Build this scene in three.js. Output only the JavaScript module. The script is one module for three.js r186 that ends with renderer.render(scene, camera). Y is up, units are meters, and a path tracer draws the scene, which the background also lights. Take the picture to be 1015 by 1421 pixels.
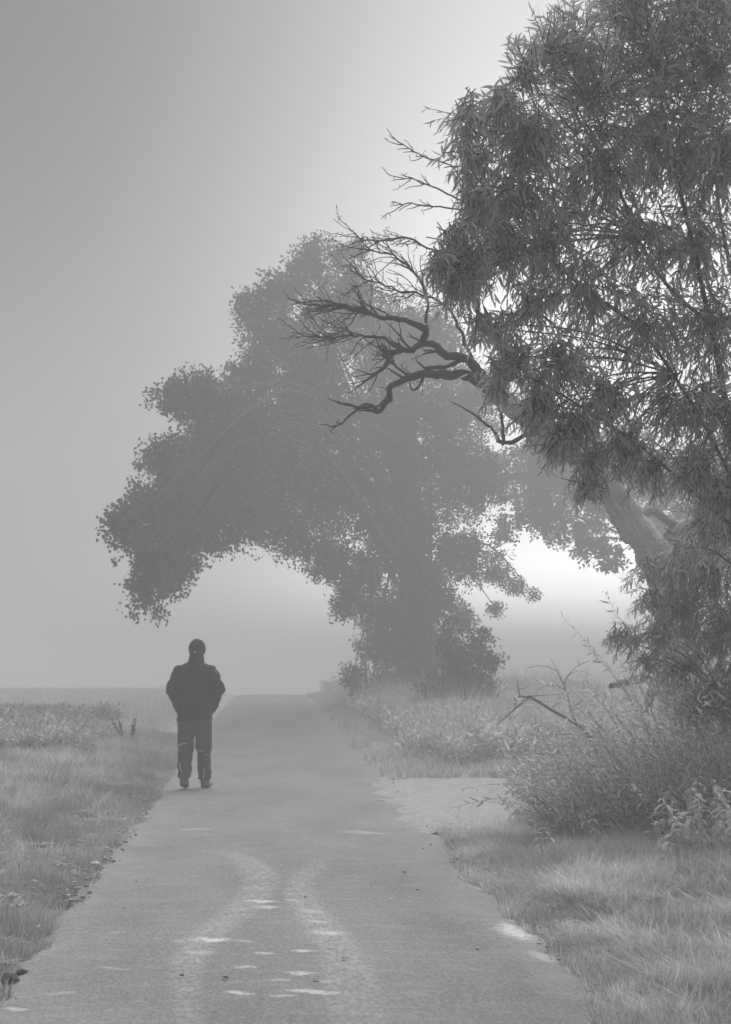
import * as THREE from 'three';
import { MarchingCubes } from 'three/addons/objects/MarchingCubes.js';
import { mergeVertices } from 'three/addons/utils/BufferGeometryUtils.js';
import { createNoise2D, createNoise3D } from 'simplex-noise';

// ------------------------------------------------------------------ camera, sky, sun, exposure
const scene = new THREE.Scene();
const F = 2200, EYE = 1.65, HORIZON = 905, VANISH = 374;           // focal length and horizon in pixels of the 1015 x 1421 photograph
const camera = new THREE.PerspectiveCamera(2 * Math.atan(710.5 / F) * 180 / Math.PI, 1015 / 1421, 0.1, 1500);
camera.position.set(0, EYE, 0);
camera.rotation.set(Math.atan((HORIZON - 710.5) / F), -Math.atan((507.5 - VANISH) / F), 0, 'YXZ');
camera.updateMatrixWorld(true);

const SUN_AZ = 24.0 * Math.PI / 180, SUN_EL = 42 * Math.PI / 180;    // to the right of the road, behind the willow
const sunDir = new THREE.Vector3(Math.sin(SUN_AZ) * Math.cos(SUN_EL), Math.sin(SUN_EL), -Math.cos(SUN_AZ) * Math.cos(SUN_EL));
{
  const W = 1024, H = 512, data = new Float32Array(W * H * 4), d = new THREE.Vector3();
  for (let j = 0; j < H; j++) for (let i = 0; i < W; i++) {
    const el = ((j + 0.5) / H - 0.5) * Math.PI, az = ((i + 0.5) / W - 0.5) * 2 * Math.PI;
    d.set(Math.cos(el) * Math.cos(az), Math.sin(el), Math.cos(el) * Math.sin(az));
    const ang = Math.acos(Math.min(1, Math.max(-1, d.dot(sunDir)))) * 180 / Math.PI;
    let da = Math.atan2(d.x, -d.z) - SUN_AZ; while (da > Math.PI) da -= 2 * Math.PI; while (da < -Math.PI) da += 2 * Math.PI;
    const deg = el * 180 / Math.PI, dz = da * 180 / Math.PI;
    // even fog-grey air, the aureole round the hidden sun, and the bright mist below it
    let v = 0.03 + 0.66 * Math.exp(-Math.pow(ang / 17.0, 1.35));
    const t = Math.min(1, Math.max(0, deg / 3.6)); v += 4.9 * t * t * (3 - 2 * t) * Math.exp(-Math.pow((dz + 11) / 12, 2)) * Math.exp(-Math.max(0, deg) / 10);
    v += 0.62 * Math.exp(-Math.max(0, deg) / 6);
    if (deg <= 0) v = 0.66;
    const k = (j * W + i) * 4; data[k] = data[k + 1] = data[k + 2] = v; data[k + 3] = 1;
  }
  const t = new THREE.DataTexture(data, W, H, THREE.RGBAFormat, THREE.FloatType);
  t.mapping = THREE.EquirectangularReflectionMapping; t.magFilter = THREE.LinearFilter; t.minFilter = THREE.LinearFilter; t.needsUpdate = true;
  scene.background = t; scene.environment = t;
}
const sun = new THREE.DirectionalLight(0xffffff, 4.0);
sun.position.copy(sunDir).multiplyScalar(80); sun.target.position.set(0, 0, -20);
sun.position.add(sun.target.position);
sun.castShadow = true; sun.shadow.radius = 140; sun.shadow.mapSize.set(4096, 4096);
Object.assign(sun.shadow.camera, { left: -40, right: 40, top: 40, bottom: -40, near: 1, far: 260 });
scene.add(sun, sun.target);
scene.fog = new THREE.FogExp2(0xffffff, 0.0185);
const EXPOSURE = 1.6;

// ------------------------------------------------------------------ helpers
function rng(seed) { let s = seed >>> 0; return () => { s = (s + 0x6d2b79f5) | 0; let t = Math.imul(s ^ (s >>> 15), 1 | s); t = (t + Math.imul(t ^ (t >>> 7), 61 | t)) ^ t; return ((t ^ (t >>> 14)) >>> 0) / 4294967296; }; }
const R0 = rng(7), n2 = createNoise2D(rng(11)), n3 = createNoise3D(rng(12));
const V = (x, y, z) => new THREE.Vector3(x, y, z);
const mix = (a, b, t) => a + (b - a) * t, clamp = (x, a = 0, b = 1) => Math.min(b, Math.max(a, x));
const smooth = (a, b, x) => { const t = clamp((x - a) / (b - a)); return t * t * (3 - 2 * t); };
const fbm = (x, y, o = 4) => { let s = 0, a = 0.5; for (let i = 0; i < o; i++) { s += a * n2(x, y); x = x * 2.03 + 5.1; y = y * 2.03 - 3.7; a *= 0.5; } return s; };
function at(px, py, depth) { return V((px - 507.5) / F * depth, (710.5 - py) / F * depth, -depth).applyMatrix4(camera.matrixWorld); }
function onGround(px, py, h = 0) {
  const d = at(px, py, 1).sub(camera.position), k = (h - EYE) / d.y;
  return camera.position.clone().addScaledVector(d, k);
}
const taken = {};
function numbered(name) { taken[name] = (taken[name] ?? -1) + 1; return taken[name] ? name + '_' + String(taken[name]).padStart(3, '0') : name; }
function shade(o) { o.traverse((m) => { if (m.isMesh) m.castShadow = m.receiveShadow = true; }); return o; }
function thing(name, label, category, pos, group) {
  const o = new THREE.Group(); o.name = numbered(name); scene.add(o);
  if (pos) o.position.copy(pos);
  o.userData = { label, category }; if (group) o.userData.group = group;
  return o;
}
function part(name, geometry, material, parent) {
  const m = new THREE.Mesh(geometry, material); m.name = name; m.castShadow = m.receiveShadow = true; parent.add(m);
  return m;
}
function rebase(geometry, p) { geometry.translate(-p.x, -p.y, -p.z); return geometry; }
const std = (c, roughness = 0.95, more = {}) => new THREE.MeshStandardMaterial({ color: new THREE.Color().setRGB(c, c, c), roughness, side: THREE.DoubleSide, ...more });
const leafMat = (c, through = 0.35, more = {}) => new THREE.MeshPhysicalMaterial({ color: new THREE.Color().setRGB(c, c, c), roughness: 0.9, transmission: through, thickness: 0, side: THREE.DoubleSide, vertexColors: true, specularIntensity: 0.4, ...more });

// a growing bag of triangles with one tint per vertex
class Soup {
  constructor() { this.p = []; this.c = []; this.i = []; this.uv = {}; }
  vert(x, y, z, t = 1) { this.p.push(x, y, z); this.c.push(t, t, t); return this.p.length / 3 - 1; }
  tri(a, b, c) { this.i.push(a, b, c); }
  geometry(colors = true) {
    const g = new THREE.BufferGeometry();
    g.setAttribute('position', new THREE.BufferAttribute(new Float32Array(this.p), 3));
    if (colors) g.setAttribute('color', new THREE.BufferAttribute(new Float32Array(this.c), 3));
    if (!colors) { const u = new Float32Array(this.p.length / 3 * 2); for (const k in this.uv) { u[2 * k] = this.uv[k][0]; u[2 * k + 1] = this.uv[k][1]; } g.setAttribute('uv', new THREE.BufferAttribute(u, 2)); }
    g.setIndex(this.i); g.computeVertexNormals();
    return g;
  }
  // lance-shaped or oval leaf: base, direction, side, length, half width, curl towards "down"
  leaf(b, dir, side, len, w, curl, tint, wide = 0.42) {
    const up = V(0, 0, 0).crossVectors(side, dir).normalize();
    const at_ = (t, s) => { const q = b.clone().addScaledVector(dir, len * t).addScaledVector(side, s).addScaledVector(up, -curl * len * t * t + Math.abs(s) * 0.35); return this.vert(q.x, q.y, q.z, tint); };
    const a = at_(0, 0), l1 = at_(wide * 0.55, w * 0.85), r1 = at_(wide * 0.55, -w * 0.85), l2 = at_(wide * 1.5, w * 0.8), r2 = at_(wide * 1.5, -w * 0.8), e = at_(1, 0);
    this.tri(a, l1, r1); this.tri(l1, l2, r1); this.tri(r1, l2, r2); this.tri(l2, e, r2);
  }
  rhomb(b, dir, side, len, w, tint) {
    const q = (t, s) => this.vert(b.x + dir.x * len * t + side.x * s, b.y + dir.y * len * t + side.y * s, b.z + dir.z * len * t + side.z * s, tint), a = q(0, 0), l = q(0.5, w), r = q(0.5, -w), e = q(1, 0);
    this.tri(a, l, r); this.tri(l, e, r);
  }
  // tapered tube along points with radii
  tube(points, radii, sides = 5, rough = 0, tint = 1) {
    let prev = null, n = V(0, 0, 0), b = V(0, 0, 0), run = 0;
    for (let k = 0; k < points.length; k++) {
      const t = (points[Math.min(k + 1, points.length - 1)].clone().sub(points[Math.max(k - 1, 0)])).normalize();
      if (k === 0) { n = Math.abs(t.y) < 0.9 ? V(0, 1, 0) : V(1, 0, 0); }
      n = n.clone().addScaledVector(t, -n.dot(t)).normalize(); b = V(0, 0, 0).crossVectors(t, n);
      const ring = []; if (k) run += points[k].distanceTo(points[k - 1]);
      for (let s = 0; s < sides; s++) {
        const a = s / sides * 2 * Math.PI; let r = radii[k];
        if (rough) r *= 1 + rough * n3(points[k].x * 3 + Math.cos(a) * 0.8, points[k].y * 3, points[k].z * 3 + Math.sin(a) * 0.8) + rough * 0.6 * n3(points[k].x * 9 + Math.cos(a) * 2, points[k].y * 7, Math.sin(a) * 2);
        const q = points[k].clone().addScaledVector(n, Math.cos(a) * r).addScaledVector(b, Math.sin(a) * r);
        ring.push(this.vert(q.x, q.y, q.z, tint)); this.uv[this.p.length / 3 - 1] = [Math.abs(1 - 2 * s / sides), run];
      }
      if (prev) for (let s = 0; s < sides; s++) { const u = (s + 1) % sides; this.tri(prev[s], ring[s], prev[u]); this.tri(prev[u], ring[s], ring[u]); }
      prev = ring;
    }
    const e = points[points.length - 1], c = this.vert(e.x, e.y, e.z, tint);
    for (let s = 0; s < sides; s++) this.tri(prev[s], c, prev[(s + 1) % sides]);
  }
  limb(pts, r0, r1, sides = 6, steps = 0, rough = 0.12, power = 1) {
    const c = new THREE.CatmullRomCurve3(pts), N = steps || Math.max(4, Math.ceil(c.getLength() / 0.12));
    const P = c.getSpacedPoints(Math.min(N, 90)), r = P.map((_, k) => mix(r0, r1, Math.pow(k / (P.length - 1), power)));
    this.tube(P, r, sides, rough);
    return P;
  }
}
function randDir(R) { const z = R() * 2 - 1, a = R() * 2 * Math.PI, s = Math.sqrt(1 - z * z); return V(s * Math.cos(a), z, s * Math.sin(a)); }

// ------------------------------------------------------------------ terrain
const ROAD_L = -1.33, ROAD_R = 1.6;
const edgeL = (z) => ROAD_L + 0.07 * n2(z * 0.9, 3) + 0.035 * n2(z * 4.1, 8) + 0.02 * n2(z * 13, 2);
const edgeR = (z) => ROAD_R + 0.10 * n2(z * 0.5, 21) + 0.04 * n2(z * 3.3, 31) + 0.022 * n2(z * 12, 17);
const inTrack = (x, z) => x > 1.3 && z < -14.8 - 0.12 * (x - 1.4) && z > -20.6 - 0.1 * (x - 1.4);      // gravel side track opening on the right
function height(x, z) {
  const d = -z; let h = 0;
  if (d > 52) { const k = d - 52; h -= k < 40 ? 0.0007 * k * k : 0.0007 * 40 * 40 + 0.056 * (k - 40); }
  const off = Math.max(edgeL(z) - x, x - edgeR(z));
  if (off > 0 && !inTrack(x, z)) {
    const r = smooth(0, 0.5, off);
    h += r * (0.05 + 0.035 * n2(x * 0.7, z * 0.7) + 0.02 * n2(x * 2.2, z * 2.2));
    if (x > 0) h += 0.10 * smooth(0.3, 2.0, off) - 0.17 * Math.exp(-Math.pow((d - 9.75 - 0.22 * (x - 2)) / 0.3, 2)) * smooth(0.05, 0.4, off) ;   // shallow hollow in the right verge
    else h += 0.07 * smooth(0.2, 1.5, off);
  }
  return h;
}
function grid(xs, zs, y) {
  const p = [], uv = [], idx = [];
  for (const z of zs) for (const x of xs) { p.push(x, y(x, z), z); uv.push(x, z); }
  for (let j = 0; j < zs.length - 1; j++) for (let i = 0; i < xs.length - 1; i++) { const a = j * xs.length + i, b = a + 1, c = a + xs.length, e = c + 1; idx.push(a, b, c, b, e, c); }
  const g = new THREE.BufferGeometry();
  g.setAttribute('position', new THREE.Float32BufferAttribute(p, 3)); g.setAttribute('uv', new THREE.Float32BufferAttribute(uv, 2)); g.setIndex(idx); g.computeVertexNormals();
  return g;
}
function canvasTexture(w, h, paint, srgb = true) {
  const data = new Uint8Array(w * h * 4);
  for (let j = 0; j < h; j++) for (let i = 0; i < w; i++) { const v = clamp(paint(i / w, j / h)); const k = (j * w + i) * 4; data[k] = data[k + 1] = data[k + 2] = Math.round(255 * (srgb ? (v <= 0.0031308 ? 12.92 * v : 1.055 * Math.pow(v, 1 / 2.4) - 0.055) : v)); data[k + 3] = 255; }
  const t = new THREE.DataTexture(data, w, h, THREE.RGBAFormat); t.wrapS = t.wrapT = THREE.RepeatWrapping; t.magFilter = t.minFilter = THREE.LinearFilter;
  if (srgb) t.colorSpace = THREE.SRGBColorSpace; t.needsUpdate = true;
  return t;
}
const tileNoise = (u, v, f, s) => { const a = u * 2 * Math.PI, b = v * 2 * Math.PI; return n3(Math.cos(a) * f + s, Math.sin(a) * f + Math.cos(b) * f * 0.83, Math.sin(b) * f * 1.1 - s); };
const speck = (() => { const R = rng(5), t = new Float32Array(65536); for (let k = 0; k < 65536; k++) t[k] = R(); return (i, j) => t[((i & 255) << 8) | (j & 255)]; })();
{
  const xs = [], zs = [];
  for (let x = -120; x < -24; x += 6) xs.push(x); for (let x = -24; x < -8; x += 1) xs.push(x); for (let x = -8; x < 8; x += 0.16) xs.push(x); for (let x = 8; x < 24; x += 1) xs.push(x); for (let x = 24; x <= 90; x += 6) xs.push(x);
  for (let z = 22; z > 0; z -= 2) zs.push(z); for (let z = 0; z > -24; z -= 0.16) zs.push(z); for (let z = -24; z > -60; z -= 1) zs.push(z); for (let z = -60; z >= -108; z -= 4) zs.push(z);
  const g = grid(xs, zs, (x, z) => { const o = Math.max(edgeL(z) - x, x - edgeR(z)); return height(x, z) - (o < 0.06 || inTrack(x, z) ? 0.035 : 0); });
  const uv = g.attributes.uv; for (let k = 0; k < uv.count; k++) uv.setXY(k, uv.getX(k) / 3.1, uv.getY(k) / 3.1);
  const tex = canvasTexture(512, 512, (u, v) => 0.42 * (1 + 0.35 * tileNoise(u, v, 2, 1) + 0.3 * tileNoise(u, v, 6, 9) + 0.5 * (speck(u * 512 | 0, v * 512 | 0) - 0.5)));
  const m = part('ground', g, std(1, 1, { map: tex, bumpMap: tex, bumpScale: 0.03 }), scene); m.userData.kind = 'structure';
}
// the road: grey surface with dried-mud wheel tracks and painted-in bright light streaks plus a pale sandy right shoulder, laid out in metres
{
  const X0 = -1.75, X1 = 2.05, Z0 = -4, Z1 = -32, W = 1024, H = 2048;
  const tracks = [
    { pts: [[285, 1186], [318, 1190], [350, 1208], [362, 1234], [342, 1264], [300, 1296], [268, 1330], [258, 1368], [262, 1421], [268, 1500]], w: [0.06, 0.10, 0.13, 0.13, 0.12, 0.11, 0.10, 0.08, 0.07, 0.06], a: [0.3, 0.7, 0.9, 0.9, 0.95, 0.9, 0.9, 0.75, 0.6, 0.5] },
    { pts: [[452, 1196], [430, 1215], [414, 1238], [424, 1264], [446, 1294], [470, 1326], [486, 1370], [495, 1421], [505, 1500]], w: [0.08, 0.10, 0.11, 0.11, 0.12, 0.13, 0.14, 0.14, 0.14], a: [0.3, 0.6, 0.9, 1, 1, 1, 0.9, 0.8, 0.7] },
  ].map((t) => {
    const c = new THREE.CatmullRomCurve3(t.pts.map(([x, y]) => onGround(x, y))), out = [];
    for (let k = 0; k <= 70; k++) { const s = k / 70, p = c.getPoint(s), f = s * (t.pts.length - 1), i = Math.min(t.pts.length - 2, Math.floor(f)); out.push([p.x, p.z, mix(t.w[i], t.w[i + 1], f - i), mix(t.a[i], t.a[i + 1], f - i)]); }
    return out;
  });
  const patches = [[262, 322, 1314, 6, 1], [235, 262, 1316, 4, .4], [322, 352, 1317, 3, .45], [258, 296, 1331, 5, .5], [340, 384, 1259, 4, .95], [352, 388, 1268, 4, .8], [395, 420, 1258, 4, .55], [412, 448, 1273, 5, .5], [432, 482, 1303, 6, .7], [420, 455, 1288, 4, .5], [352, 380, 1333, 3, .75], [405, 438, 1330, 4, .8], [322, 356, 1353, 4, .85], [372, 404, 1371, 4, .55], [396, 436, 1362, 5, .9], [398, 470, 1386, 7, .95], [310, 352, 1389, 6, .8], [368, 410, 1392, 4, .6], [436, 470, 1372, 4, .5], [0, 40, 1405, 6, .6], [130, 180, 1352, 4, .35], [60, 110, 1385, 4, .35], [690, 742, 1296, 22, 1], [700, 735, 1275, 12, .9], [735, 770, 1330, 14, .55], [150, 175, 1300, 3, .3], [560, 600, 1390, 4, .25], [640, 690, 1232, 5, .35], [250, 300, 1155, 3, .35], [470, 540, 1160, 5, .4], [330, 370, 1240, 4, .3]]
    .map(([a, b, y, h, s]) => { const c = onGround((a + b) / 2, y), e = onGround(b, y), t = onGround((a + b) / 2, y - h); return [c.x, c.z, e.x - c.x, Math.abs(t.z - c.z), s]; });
  const trackA = (x, z) => { let best = 0; for (const t of tracks) for (const [a, b, w, s] of t) { const dx = x - a, dz = (z - b) * 0.9, q = Math.hypot(dx, dz) / w; if (q < 1.5) best = Math.max(best, s * (1 - smooth(0.45, 1.4, q))); } return best; };
  // coarse lookup of the tracks, then per-pixel grain
  const gw = 256, gh = 512, cache = new Float32Array(gw * gh);
  for (let j = 0; j < gh; j++) for (let i = 0; i < gw; i++) { const x = mix(X0, X1, (i + 0.5) / gw), z = mix(Z0, Z1, (j + 0.5) / gh); if (z > -16 && z < -4) cache[j * gw + i] = trackA(x, z); }
  const look = (u, v) => { const a = clamp(u * gw - 0.5, 0, gw - 1.001), b = clamp(v * gh - 0.5, 0, gh - 1.001), i = a | 0, j = b | 0, f = a - i, g = b - j; return mix(mix(cache[j * gw + i], cache[j * gw + i + 1], f), mix(cache[(j + 1) * gw + i], cache[(j + 1) * gw + i + 1], f), g); };
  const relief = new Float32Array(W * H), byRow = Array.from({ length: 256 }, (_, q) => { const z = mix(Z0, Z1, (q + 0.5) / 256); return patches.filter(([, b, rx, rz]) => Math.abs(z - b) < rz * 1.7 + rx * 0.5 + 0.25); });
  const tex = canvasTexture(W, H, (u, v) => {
    const x = mix(X0, X1, u), z = mix(Z0, Z1, v), i = (u * W) | 0, j = (v * H) | 0;
    const coarse = fbm(x * 0.9, z * 0.35, 4), fine = n2(x * 22, z * 11), g = speck(i, j) - 0.5;
    let c = 0.21 * (1 + 0.24 * coarse + 0.14 * fine + 0.2 * n2(x * 55, z * 24) + 0.55 * g);
    const streak = smooth(0.25, 0.75, n2(x * 1.6 + 7, z * 5.5) + 0.35 * n2(x * 9, z * 14)); c += 0.035 * streak;                 // faint dusty streaks
    const t = look(u, v) * (0.75 + 0.25 * n2(x * 7, z * 4)) * clamp(0.9 + 0.35 * fine); c = mix(c, 0.43 * (1 + 0.3 * g + 0.14 * fine), clamp(t * (0.62 + 0.3 * n2(x * 16, z * 6) + 0.2 * n2(x * 45, z * 20))));
    const dusty = smooth(0.55, 0.05, Math.min(x - edgeL(z), edgeR(z) - x)) * (0.5 + 0.5 * n2(x * 3, z * 2)); c = mix(c, 0.36 * (1 + 0.3 * g), 0.45 * clamp(dusty));
    let s = 0;
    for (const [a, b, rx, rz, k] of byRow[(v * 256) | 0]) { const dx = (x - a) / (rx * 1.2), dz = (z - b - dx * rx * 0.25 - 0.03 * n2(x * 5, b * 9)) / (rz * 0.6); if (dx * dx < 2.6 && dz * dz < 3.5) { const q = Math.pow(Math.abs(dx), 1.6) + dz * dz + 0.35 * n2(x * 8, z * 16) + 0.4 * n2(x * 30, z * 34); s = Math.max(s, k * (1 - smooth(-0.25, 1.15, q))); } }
    c = mix(c, 0.7 * (1 + 0.2 * g), s * 0.95);  // streaks of light painted into the surface colour, real sand at the right edge
    if (speck(i * 7 + 3, j * 5 + 11) > 0.9965) c *= 0.45;                                                                         // grit
    relief[j * W + i] = 0.5 + 0.2 * fine + 0.35 * g + 0.25 * t + 0.3 * s;
    return c;
  });
  tex.wrapS = tex.wrapT = THREE.MirroredRepeatWrapping;
  const bump = canvasTexture(W, H, (u, v) => relief[Math.min(H - 1, (v * H) | 0) * W + Math.min(W - 1, (u * W) | 0)], false); bump.wrapS = bump.wrapT = THREE.MirroredRepeatWrapping;
  const rows = []; for (let z = 8; z > -32; z -= 0.09) rows.push(z); rows.push(-32);
  const cols = 15, p = [], uv = [], idx = [];
  const all = [...rows]; for (let z = -33; z >= -106; z -= 1) all.push(z);
  all.forEach((z) => { const a = edgeL(z) - 0.02, b = edgeR(z) + 0.02; for (let i = 0; i <= cols; i++) { const x = mix(a, b, i / cols); const crown = 0.025 * (1 - Math.pow((x - 0.07) / 1.4, 2)); p.push(x, height(x, z) * (Math.abs(x) < 1.2 ? 1 : 0.2) + (z < -52 ? height(0, z) * (Math.abs(x) < 1.2 ? 0 : 0.8) : 0) + 0.012 + crown + 0.006 * n2(x * 1.5, z * 1.2) - (i === 0 || i === cols ? 0.03 : 0), z); uv.push((x - X0) / (X1 - X0), (z - Z0) / (Z1 - Z0)); } });
  for (let j = 0; j < all.length - 1; j++) for (let i = 0; i < cols; i++) { const a = j * (cols + 1) + i, b = a + 1, c = (j + 1) * (cols + 1) + i, e = c + 1; idx.push(a, b, c, b, e, c); }
  const g = new THREE.BufferGeometry(); g.setAttribute('position', new THREE.Float32BufferAttribute(p, 3)); g.setAttribute('uv', new THREE.Float32BufferAttribute(uv, 2)); g.setIndex(idx); g.computeVertexNormals();
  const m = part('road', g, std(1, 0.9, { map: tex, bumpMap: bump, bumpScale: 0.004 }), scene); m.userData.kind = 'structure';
}
// gravel side track joining on the right
{
  const xs = [], zs = []; for (let x = 1.3; x <= 14; x += 0.2) xs.push(x); for (let k = 0; k <= 36; k++) zs.push(k / 36);
  const g = grid(xs, zs, () => 0), p = g.attributes.position, uv = g.attributes.uv;
  for (let k = 0; k < p.count; k++) { let x = p.getX(k); const t = p.getZ(k); if (x < 1.31) x += 0.22 * n2(t * 4, 3) + 0.07 * n2(t * 11, 5) - 0.05; const z = mix(-14.9 - 0.12 * (x - 1.4) + 0.5 * Math.exp(-(x - 1.3) * 1.6) + 0.15 * n2(x, 4), -20.5 - 0.1 * (x - 1.4) - 0.5 * Math.exp(-(x - 1.3) * 1.6) + 0.3 * n2(x * 1.5, 9), t); p.setXYZ(k, x, 0.016 + 0.015 * n2(x * 1.3, z * 1.3) + 0.02 * smooth(1.3, 3, x), z); uv.setXY(k, x / 2.3, z / 2.3); }
  g.computeVertexNormals();
  const tex = canvasTexture(512, 512, (u, v) => 0.38 * (1 + 0.16 * tileNoise(u, v, 3, 14) + 0.12 * tileNoise(u, v, 9, 16) + 0.55 * (speck(u * 512 | 0, v * 512 | 0) - 0.5)));
  const m = part('gravel_track', g, std(1, 1, { map: tex, bumpMap: tex, bumpScale: 0.02 }), scene); m.userData.kind = 'structure';
}

// ------------------------------------------------------------------ grasses: instanced tufts
function tuft(R, blades, h, spread, w, lean, droop) {
  const s = new Soup();
  for (let k = 0; k < blades; k++) {
    const a = R() * 2 * Math.PI, r = spread * Math.sqrt(R()), b = V(Math.cos(a) * r, 0, Math.sin(a) * r), len = h * (0.5 + 0.7 * R());
    const dir = V(Math.cos(a) * 0.35 + (R() - 0.5) * 0.5 + lean[0], 1, Math.sin(a) * 0.35 + (R() - 0.5) * 0.5 + lean[1]).normalize(), side = V(0, 1, 0).cross(randDir(R)).normalize(), fall = droop * (0.4 + R());
    const tint = 0.6 + 0.75 * R(); let q = b.clone(), d = dir.clone(), prev = null; const N = 3;
    for (let j = 0; j <= N; j++) {
      const ww = w * (1 - j / (N + 0.15)) * (0.7 + 0.5 * R()); const A = s.vert(q.x + side.x * ww, q.y, q.z + side.z * ww, tint), B = s.vert(q.x - side.x * ww, q.y, q.z - side.z * ww, tint);
      if (prev) { s.tri(prev[0], prev[1], A); s.tri(A, prev[1], B); } prev = [A, B];
      q = q.clone().addScaledVector(d, len / N); d.y -= fall * (j + 1) / N; d.normalize();
    }
  }
  return s.geometry();
}
function scatter(parent, name, templates, material, spots) {
  const M = new THREE.Matrix4(), q = new THREE.Quaternion(), e = new THREE.Euler(), c = new THREE.Color();
  templates.forEach((g, k) => {
    const mine = spots.filter((_, i) => i % templates.length === k); if (!mine.length) return;
    const im = new THREE.InstancedMesh(g, material, mine.length); im.name = name; im.castShadow = im.receiveShadow = true; im.userData.kind = 'stuff';
    mine.forEach((s, i) => { q.setFromEuler(e.set(s.tx ?? 0, s.turn, s.tz ?? 0)); M.compose(V(s.x, s.y, s.z), q, V(s.s, s.s * (s.sy ?? 1), s.s)); im.setMatrixAt(i, M); im.setColorAt(i, c.setRGB(s.c, s.c, s.c)); });
    parent.add(im);
  });
}
function grassObject(name, label, category) { const o = new THREE.Group(); o.name = name; o.userData = { label, category, kind: 'stuff' }; scene.add(o); return o; }
const dryGrass = leafMat(0.76, 0.5), greenGrass = leafMat(0.6, 0.5), weedMat = leafMat(0.58, 0.5);
{
  const R = rng(31);
  const long = [0, 1, 2, 3, 4].map((k) => tuft(rng(100 + k), 16, 0.17, 0.07, 0.0026, [-0.6 + 0.3 * k, 0.5], 0.75));
  const lying = [0, 1, 2].map((k) => tuft(rng(140 + k), 14, 0.24, 0.09, 0.0026, [-1.6, 0.5], 0.6));
  const short = [0, 1, 2, 3].map((k) => tuft(rng(120 + k), 14, 0.07, 0.055, 0.0028, [0, 0.1], 0.6));
  // right verge
  const right = grassObject('right_verge_grass', 'pale long dry grass on the verge in front of the leafy shrub', 'grass');
  let A = [], B = [], C = [];
  for (let k = 0; k < 60000; k++) {
    const z = -5.2 - 10.2 * Math.pow(R(), 1.15), x = 1.36 + 3.9 * R(), off = x - edgeR(z); if (off < -0.06 + 0.05 * R() || inTrack(x, z) || x > 2.3 + 0.27 * -z) continue;
    const hollow = Math.exp(-Math.pow((-z - 9.75 - 0.22 * (x - 2)) / 0.38, 2)), patch = n2(x * 1.3, z * 0.9), pale = 0.9 + 0.32 * patch + 0.25 * (R() - 0.5);
    const s = { x, y: height(x, z) - 0.01, z, turn: R() < 0.55 ? (R() - 0.5) * 1.8 : R() * 6.3, s: 0.6 + 0.8 * R(), tx: (R() - 0.5) * 0.3, tz: (R() - 0.5) * 0.3, c: pale };
    if (R() < 0.22 * smooth(0, 0.12, off) + 0.04) { s.s *= mix(0.55, 1, smooth(0, 0.4, off)); if (n2(x * 1.1 + 9, z * 1.4) > 0.25) B.push(s); else if (R() > 0.7 * hollow) A.push(s); }
    else if (R() < 0.55) { s.c = 0.62 + 0.35 * R() + 0.2 * patch; C.push(s); }
  }
  const rosette = [0, 1, 2].map((k) => { const Q = rng(180 + k), s = new Soup(); for (let j = 0; j < 11; j++) { const a = Q() * 6.28, f = V(Math.cos(a), 0.35 + 0.5 * Q(), Math.sin(a)).normalize(); s.leaf(V(0, 0.01, 0), f, V(-Math.sin(a), 0, Math.cos(a)), 0.05 + 0.05 * Q(), 0.012, 0.5, 0.7 + 0.5 * Q(), 0.5); } return s.geometry(); }), D = [];
  for (let k = 0; k < 200; k++) { const z = -6 - 9 * R(), x = edgeR(z) + 0.05 + 1.9 * R() * R(); if (!inTrack(x, z)) D.push({ x, y: height(x, z), z, turn: R() * 6.3, s: 0.6 + 0.7 * R(), c: 0.55 + 0.5 * R() }); }
  scatter(right, 'weed_rosettes', rosette, greenGrass, D);
  scatter(right, 'grass_tufts', long, dryGrass, A); scatter(right, 'lying_grass', lying, dryGrass, B); scatter(right, 'short_grass', short, dryGrass, C);
  // left verge
  const left = grassObject('left_verge_grass', 'rough grass on the verge beside the left edge of the road', 'grass');
  A = []; B = []; C = [];
  for (let k = 0; k < 110000; k++) {
    const d = 6.5 + 24 * Math.pow(R(), 1.25), z = -d, wide = 1.5 + d * 0.175, x = -1.24 - wide * R(), off = edgeL(z) - x; if (off < -0.05 + 0.05 * R() || x < -0.19 * d - 1.6) continue;
    const patch = n2(x * 0.9 + 40, z * 0.5) + 0.5 * n2(x * 2.6, z * 1.8), s = { x, y: height(x, z) - 0.01, z, turn: R() * 6.3, s: (0.5 + 0.9 * R() + 0.3 * n2(x * 1.7, z * 1.2 + 50)) * (d > 16 ? 1.2 : 1), tx: (R() - 0.5) * 0.5, tz: (R() - 0.5) * 0.3, c: 0.78 + 0.3 * patch + 0.25 * (R() - 0.5) };
    const tall = smooth(0.35, 1.1, off + 0.25 * n2(x, z * 0.6));
    if (R() < 0.25 * tall) { if (patch > 0.2) A.push(s); else if (R() < 0.5) B.push(s); } else if (R() < 0.5) { s.c = 0.6 + 0.3 * R() + 0.2 * patch; s.s *= 1 + 0.3 * tall; C.push(s); }
  }
  const E = []; for (let k = 0; k < 220; k++) { const z = -7.5 - 16 * R(), x = edgeL(z) - 0.03 - 2.6 * R() * R(); E.push({ x, y: height(x, z), z, turn: R() * 6.3, s: 0.6 + 0.9 * R(), c: 0.55 + 0.6 * R() }); }
  scatter(left, 'weed_rosettes', rosette, greenGrass, E);
  scatter(left, 'lying_grass', lying, dryGrass, A.filter((_, k) => k % 4 === 0)); A = A.filter((_, k) => k % 4);
  scatter(left, 'grass_tufts', long, dryGrass, A); scatter(left, 'dull_grass_tufts', long, greenGrass, B); scatter(left, 'short_grass', short, greenGrass, C);
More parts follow.
